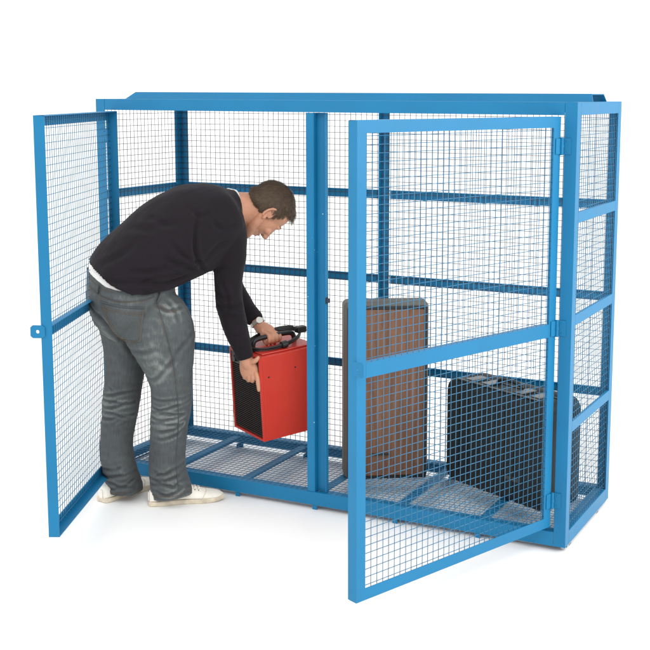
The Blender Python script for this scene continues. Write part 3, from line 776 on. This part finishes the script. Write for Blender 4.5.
# wear: worn high spots get paler denim (curvature + seat, back of thigh, knee hollow)
me = jn; n_ = len(me.vertices)
lap = np.zeros((n_, 3)); cnt = np.zeros(n_)
ed = np.empty(len(me.edges)*2, int); me.edges.foreach_get('vertices', ed); ed = ed.reshape(-1, 2)
for _ in range(1):
    np.add.at(lap, ed[:, 0], co[ed[:, 1]]); np.add.at(lap, ed[:, 1], co[ed[:, 0]]); np.add.at(cnt, ed[:, 0], 1); np.add.at(cnt, ed[:, 1], 1)
cv = -(((lap/cnt[:, None])-co)*no).sum(1)
for _ in range(3):
    s_ = np.zeros(n_); np.add.at(s_, ed[:, 0], cv[ed[:, 1]]); np.add.at(s_, ed[:, 1], cv[ed[:, 0]]); cv = .5*cv+.5*s_/cnt
wear = np.clip(cv/.00030, -1, 1)*.17
def blob(c, r, a):
    d = (co-np.array(c))/np.array(r); return a*np.exp(-(d*d).sum(1))
wear += blob((-.18, -.12, .88), (.11, .2, .10), .16)+blob((-.02, -.16, .68), (.06, .2, .19), .20)+blob((.06, -.1, .85), (.05, .2, .08), .08)+blob((.02, -.1, .42), (.08, .15, .07), .16)+blob((-.25, .06, .45), (.08, .15, .06), .16)+blob((.02, -.1, .25), (.05, .2, .12), .04)
wear += blob((-.30, 0, .75), (.05, .1, .2), -.12)+blob((-.16, -.02, .60), (.05, .12, .12), -.12)+blob((-.15, .05, .2), (.05, .3, .2), -.08)
setco(me, co)
at = me.attributes.new('wear', 'FLOAT', 'POINT'); at.data.foreach_set('value', wear.astype(np.float32))
cut(me, co, [(-.40, 1.078), (-.335, 1.066), (-.28, 1.038), (-.225, 1.006), (-.16, .992), (.10, .998)], False, lambda c: True)
jeans = link('jeans', me, M_denim, man, True)
md = jeans.modifiers.new('thickness', 'SOLIDIFY'); md.thickness = .004; md.offset = -1

dg = bpy.context.evaluated_depsgraph_get()
def bvh_of(me):
    return BVHTree.FromPolygons([v.co.copy() for v in me.vertices], [tuple(p.vertices) for p in me.polygons])
JB = bvh_of(jn)
view = Vector((.0, 1, 0))
def onto(x, z, off=.002, dirv=Vector((0, 1, 0)), y0=-.6):
    """point on the jeans hit from the doors' side"""
    h = JB.ray_cast(Vector((x, y0, z)), dirv)
    if h[0] is None: return None, None
    return h[0]+h[1]*off, h[1]
def patch(outline, k=12, off=.0026):
    """thin cloth patch laid on the jeans; outline = 4 corners (x,z) bottom-left first"""
    bl, br, tr, tl = [np.array(p, float) for p in outline]
    g = []
    for j in range(k+1):
        row = []
        for i in range(k+1):
            s, t = i/k, j/k
            q = (1-t)*((1-s)*bl+s*br)+t*((1-s)*tl+s*tr)
            if t < .25: q = q+np.array([0, -.018*(1-abs(2*s-1))*(1-t/.25)])
            p, n = onto(q[0], q[1], off); row.append((p, n))
        g.append(row)
    b = bmesh.new(); top = [[b.verts.new(p) if p else None for p, n in r] for r in g]; bot = [[b.verts.new(p-n*(off+.002)) if p else None for p, n in r] for r in g]
    def F_(*v):
        if all(v): b.faces.new(v)
    for j in range(k):
        for i in range(k):
            F_(top[j][i], top[j][i+1], top[j+1][i+1], top[j+1][i]); F_(bot[j][i], bot[j+1][i], bot[j+1][i+1], bot[j][i+1])
    for i in range(k):
        F_(top[0][i], bot[0][i], bot[0][i+1], top[0][i+1]); F_(top[k][i], top[k][i+1], bot[k][i+1], bot[k][i])
        F_(top[i][0], top[i+1][0], bot[i+1][0], bot[i][0]); F_(top[i][k], bot[i][k], bot[i+1][k], top[i+1][k])
    return b, g
def seam(pts, r=.0011, off=.0012, parent=None, name='stitching', m=None, dash=True, flat=None):
    """dashed thread line laid on the jeans through (x,z) points"""
    Q = crom([(p[0], p[1]) for p in pts], 40); b = bmesh.new(); line = []
    for q in Q:
        p, n = onto(q[0], q[1], off)
        line.append(p)
    if dash:
        L = 0; seg = []
        for i in range(0, len(line)-2, 3):
            if line[i] and line[i+2]: tube(b, [line[i], line[i+2]], r, 5)
    else:
        run = [p for p in line if p]
        if len(run) > 2: tube(b, run, r, 6)
    return obj(name, b, m or M_stitch, parent or jeans, smooth=not dash)
pk, g = patch([(-.190, .768), (-.078, .768), (-.060, .915), (-.250, .942)])
me = bpy.data.meshes.new('back_pocket'); bmesh.ops.recalc_face_normals(pk, faces=pk.faces[:]); pk.to_mesh(me); pk.free()
a_ = me.attributes.new('wear', 'FLOAT', 'POINT'); a_.data.foreach_set('value', np.full(len(me.vertices), .10, np.float32))
pocket = link('back_pocket', me, M_denim, jeans, True)
for ins in (.006, .014):
    seam([(-.242+ins, .930), (-.222+ins, .86), (-.189+ins, .776), (-.134, .752+ins), (-.080-ins, .776), (-.070-ins, .84), (-.063-ins, .905)], off=.0048, r=.0007, parent=pocket, dash=False)
for dz in (.014, .024): seam([(-.238, .938-dz), (-.15, .922-dz), (-.066, .911-dz)], off=.0048, r=.0007, parent=pocket, dash=False)
seam([(-.251, .944), (-.16, .928), (-.060, .918)], r=.0035, off=.003, parent=pocket, name='pocket_lip', m=M_denim, dash=False)
# yoke, side seam, waistband lines, front pocket curve
seam([(-.32, 1.0), (-.24, .968), (-.15, .95), (-.06, .955), (-.02, .965)], r=.0024, off=.0006, name='yoke_seam', m=M_denim, dash=False)
seam([(-.32, .995), (-.24, .963), (-.15, .945), (-.06, .950), (-.02, .960)], r=.0007, dash=False)
seam([(-.32, 1.035), (-.25, 1.0), (-.19, .985)], r=.0007, dash=False)
seam([(-.015, .95), (.01, .88), (.035, .78), (.055, .66), (.065, .54), (.065, .42), (.055, .30), (.05, .20), (.06, .08)], r=.0026, off=.0006, name='side_seam', m=M_denim, dash=False)
seam([(-.022, .95), (.003, .88), (.028, .78), (.048, .66), (.058, .54)], r=.0007)
seam([(-.01, .935), (.03, .905), (.075, .895)], r=.0007); seam([(-.01, .927), (.03, .897), (.075, .887)], r=.0007)
seam([(-.075, .068), (-.02, .056), (.04, .060), (.10, .076)], r=.0010, off=.001); seam([(-.08, .060), (-.02, .046), (.04, .050), (.105, .066)], r=.003, off=-.001, name='hem', m=M_denim, dash=False)
seam([(-.325, .062), (-.27, .048), (-.21, .050), (-.17, .06)], r=.0010, off=.001); seam([(-.328, .054), (-.27, .040), (-.21, .042), (-.168, .052)], r=.003, off=-.001, name='hem', m=M_denim, dash=False)
# belt loops
for x, z0, z1 in ((-.262, .975, 1.035), (-.010, .935, .985)):
    b = bmesh.new(); ps = []
    for k in range(7):
        z = z0+(z1-z0)*k/6; p, n = onto(x+.012*(k/6), z, .004+.004*math.sin(PI*k/6))
        if p: ps.append(p)
    if len(ps) > 2: tube(b, ps, .0048, 6)
    obj('belt_loop', b, M_denim, jeans, smooth=True)

# shoes --------------------------------------------------------------------
def shoe(heel, toe, name='shoe'):
    heel = np.array(heel); toe = np.array(toe); d = toe-heel; Ls = np.linalg.norm(d); d /= Ls; n_ = np.array([-d[1], d[0]])
    ang = math.atan2(d[1], d[0])
    b = bmesh.new()
    # sections along the foot: (t, half width, top height)
    secs = [(.00, .022, .060), (.03, .031, .072), (.10, .037, .080), (.22, .038, .088), (.36, .037, .092), (.48, .040, .082), (.62, .046, .066), (.76, .048, .053), (.88, .042, .046), (.95, .031, .040), (1.0, .014, .030)]
    Q = crom([(t*Ls, w, h) for t, w, h in secs], 4); rings = []
    for t, w, h in Q:
        off = .006*math.sin(t/Ls*PI*1.1)
        ring = []
        for k in range(22):
            a = PI*k/21; c, s = math.cos(a), math.sin(a)
            ring.append(b.verts.new((t, off+w*math.copysign(abs(c)**.8, c), .016+(h-.016)*abs(s)**.75)))
        rings.append(ring)
    for r0, r1 in zip(rings[:-1], rings[1:]):
        for k in range(21): b.faces.new((r0[k], r0[k+1], r1[k+1], r1[k]))
        b.faces.new((r0[-1], r0[0], r1[0], r1[-1]))
    b.faces.new(rings[0]); b.faces.new(rings[-1])
    o = obj(name, b, M_shoe, man, smooth=True); o.location = (heel[0], heel[1], .0); o.rotation_euler = (0, 0, ang)
    md = o.modifiers.new('s', 'SUBSURF'); md.levels = md.render_levels = 1
    # sole
    b = bmesh.new(); lo = []; ol = []
    for t, w, h in Q: ol.append((t, .006*math.sin(t/Ls*PI*1.1)+w+.0045))
    for t, w, h in Q[::-1]: ol.append((t, .006*math.sin(t/Ls*PI*1.1)-w-.0045))
    ol = [(x-.004 if x < .01 else x+(.004 if x > Ls-.01 else 0), y) for x, y in ol]
    def lay(z, g, up=0): return [b.verts.new((x+(x-Ls/2)*g/Ls*2*.5, y*(1+g*6), z+up*(.006*max(0, (x/Ls-.8)/.2)**2))) for x, y in ol]
    R_ = [lay(.0005, -.012, 1), lay(.004, .0, 1), lay(.017, .001, 1), lay(.021, -.005, 1)]
    for p, q in zip(R_[:-1], R_[1:]):
        for k in range(len(p)): b.faces.new((p[k], p[(k+1) % len(p)], q[(k+1) % len(p)], q[k]))
    b.faces.new(R_[0][::-1]); b.faces.new(R_[-1])
    obj('sole', b, M_sole, o, smooth=False)
    # laces and eyelets
    b = bmesh.new(); zt = lambda t: float(np.interp(t, Q[:, 0]/Ls, Q[:, 2]))
    for k in range(6):
        t = .40+.05*k; h = zt(t); t2 = t+.03; h2 = zt(t2)
        for sg in (1, -1):
            pts = [(t*Ls, sg*.022, .016+(h-.016)*.90), (t*Ls+.006, sg*.010, h+.0035), (t2*Ls-.002, -sg*.010, h2+.0045), (t2*Ls, -sg*.021, .016+(h2-.016)*.91)]
            tube(b, [tuple(q) for q in crom(pts, 4)], .0026, 6)
    for sg in (1, -1):
        pts = [(.41*Ls, 0, zt(.41)+.004), (.40*Ls, sg*.02, zt(.4)+.006), (.43*Ls, sg*.038, zt(.4)-.016), (.47*Ls, sg*.040, zt(.45)-.026)]
        tube(b, [tuple(q) for q in crom(pts, 5)], .0018, 6)
    obj('laces', b, M_lace, o, smooth=True)
    for sg in (1, -1):
        b = bmesh.new()
        for k in range(6): t = .41+.05*k; h = zt(t); bmesh.ops.create_uvsphere(b, u_segments=8, v_segments=6, radius=.0026, matrix=Matrix.Translation((t*Ls, sg*.0245, .016+(h-.016)*.885)))
        obj('eyelet_row', b, M_hard, o)
    for sg in (1, -1):       # stitched panel lines along each side, toe seam and heel tab
        b = bmesh.new(); pts = [(.12*Ls, sg*.0385, .05), (.25*Ls, sg*.0395, .045), (.38*Ls, sg*.0405, .05), (.47*Ls, sg*.040, .056)]
        tube(b, [tuple(q) for q in crom(pts, 5)], .0012, 5); obj('seam', b, M_sole, o)
    b = bmesh.new(); tc_ = []
    for k in range(15):
        a = PI*(k+.5)/15; t = .70+.07*math.sin(a); w = float(np.interp(t, Q[:, 0]/Ls, Q[:, 1])); h = zt(t)
        tc_.append((t*Ls, .006*math.sin(t*PI*1.1)+w*math.copysign(abs(math.cos(a))**.8, math.cos(a))*1.0, .016+(h-.016)*abs(math.sin(a))**.75+.0005))
    tube(b, tc_, .0014, 5); obj('toe_seam', b, M_sole, o)
    b = bmesh.new(); box(b, -.0045, -.0005, -.009, .009, .020, .058); obj('heel_tab', b, M_lace, o, bevel=.0015)
    return o
shoe((-.082, -.064), (.238, .022))
shoe((-.303, -.032), (-.118, .212))

# wrist watch ---------------------------------------------------------------
b = bmesh.new(); wc = np.array((.378, .291, .764)); wd = np.array((.016, -.009, -.024)); wd /= np.linalg.norm(wd)
e1 = np.cross(wd, (0, 1, 0)); e1 /= np.linalg.norm(e1); e2 = np.cross(wd, e1)
for k in range(26):
    a0 = 2*PI*k/26; a1 = 2*PI*(k+.82)/26; q = []
    for a in (a0, a1):
        for r_ in (.0325, .0355):
            for h in (-.008, .008): q.append(b.verts.new(wc+(e1*math.cos(a)+e2*math.sin(a))*r_+wd*h))
    for f in ((0, 1, 3, 2), (4, 6, 7, 5), (0, 4, 5, 1), (2, 3, 7, 6), (0, 2, 6, 4), (1, 5, 7, 3)): b.faces.new([q[i] for i in f])
watch = obj('wrist_watch', b, M_watch, man)
b = bmesh.new(); dirn = np.array((.2, -.75, .6)); dirn -= wd*(dirn@wd); dirn /= np.linalg.norm(dirn)
q_ = Vector(dirn).to_track_quat('Z', 'Y').to_matrix().to_4x4()
bmesh.ops.create_cone(b, cap_ends=True, segments=24, radius1=.017, radius2=.0155, depth=.008, matrix=Matrix.Translation(Vector(wc+dirn*.0375))@q_)
obj('watch_face', b, M_watch, watch, bevel=.001)


# ------------------------------------------------------------------ camera
cam = bpy.data.cameras.new('camera'); co_ = bpy.data.objects.new('camera', cam); C.objects.link(co_)
r2 = Vector((0.90091864, 0.43397141, 0.00379634)); u2 = Vector((-0.06792151, 0.13235355, 0.9888727)); fw = Vector((-0.42864002, 0.8911517, -0.14871577))
co_.matrix_world = Matrix([[r2[i], u2[i], -fw[i], (3.58211, -4.48433, 1.83306)[i]] for i in range(3)]+[[0, 0, 0, 1]])
cam.sensor_width = 36; cam.lens = 1195.97/650*36; cam.clip_end = 200; cam.clip_start = .05
cam.shift_x = -47.3/650; cam.shift_y = -52.5/650
scn.camera = co_
# ------------------------------------------------------------------ light
w = bpy.data.worlds.new('World'); scn.world = w; w.use_nodes = True
bg = w.node_tree.nodes['Background']; bg.inputs['Color'].default_value = (1, 1, .995, 1); bg.inputs['Strength'].default_value = 1.34
def area(name, loc, target, size, power, col=(1, 1, 1)):
    l = bpy.data.lights.new(name, 'AREA'); l.size = size; l.energy = power; l.color = col
    o = bpy.data.objects.new(name, l); C.objects.link(o); o.location = loc
    o.rotation_euler = (Vector(target)-Vector(loc)).to_track_quat('-Z', 'Y').to_euler()
    return o
area('softbox_key', (4.2, -3.6, 4.6), (1.1, 0, .9), 1.6, 70, (1, .98, .95))
area('softbox_side', (6.0, .6, 2.6), (1.6, .2, .9), 1.8, 110)
area('softbox_left', (-2.2, -3.6, 3.6), (.8, 0, .8), 1.6, 40)
scn.view_settings.view_transform = 'Standard'; scn.view_settings.look = 'None'; scn.view_settings.gamma = 1; scn.view_settings.exposure = 0
scn.render.resolution_x = 1024; scn.render.resolution_y = 1024
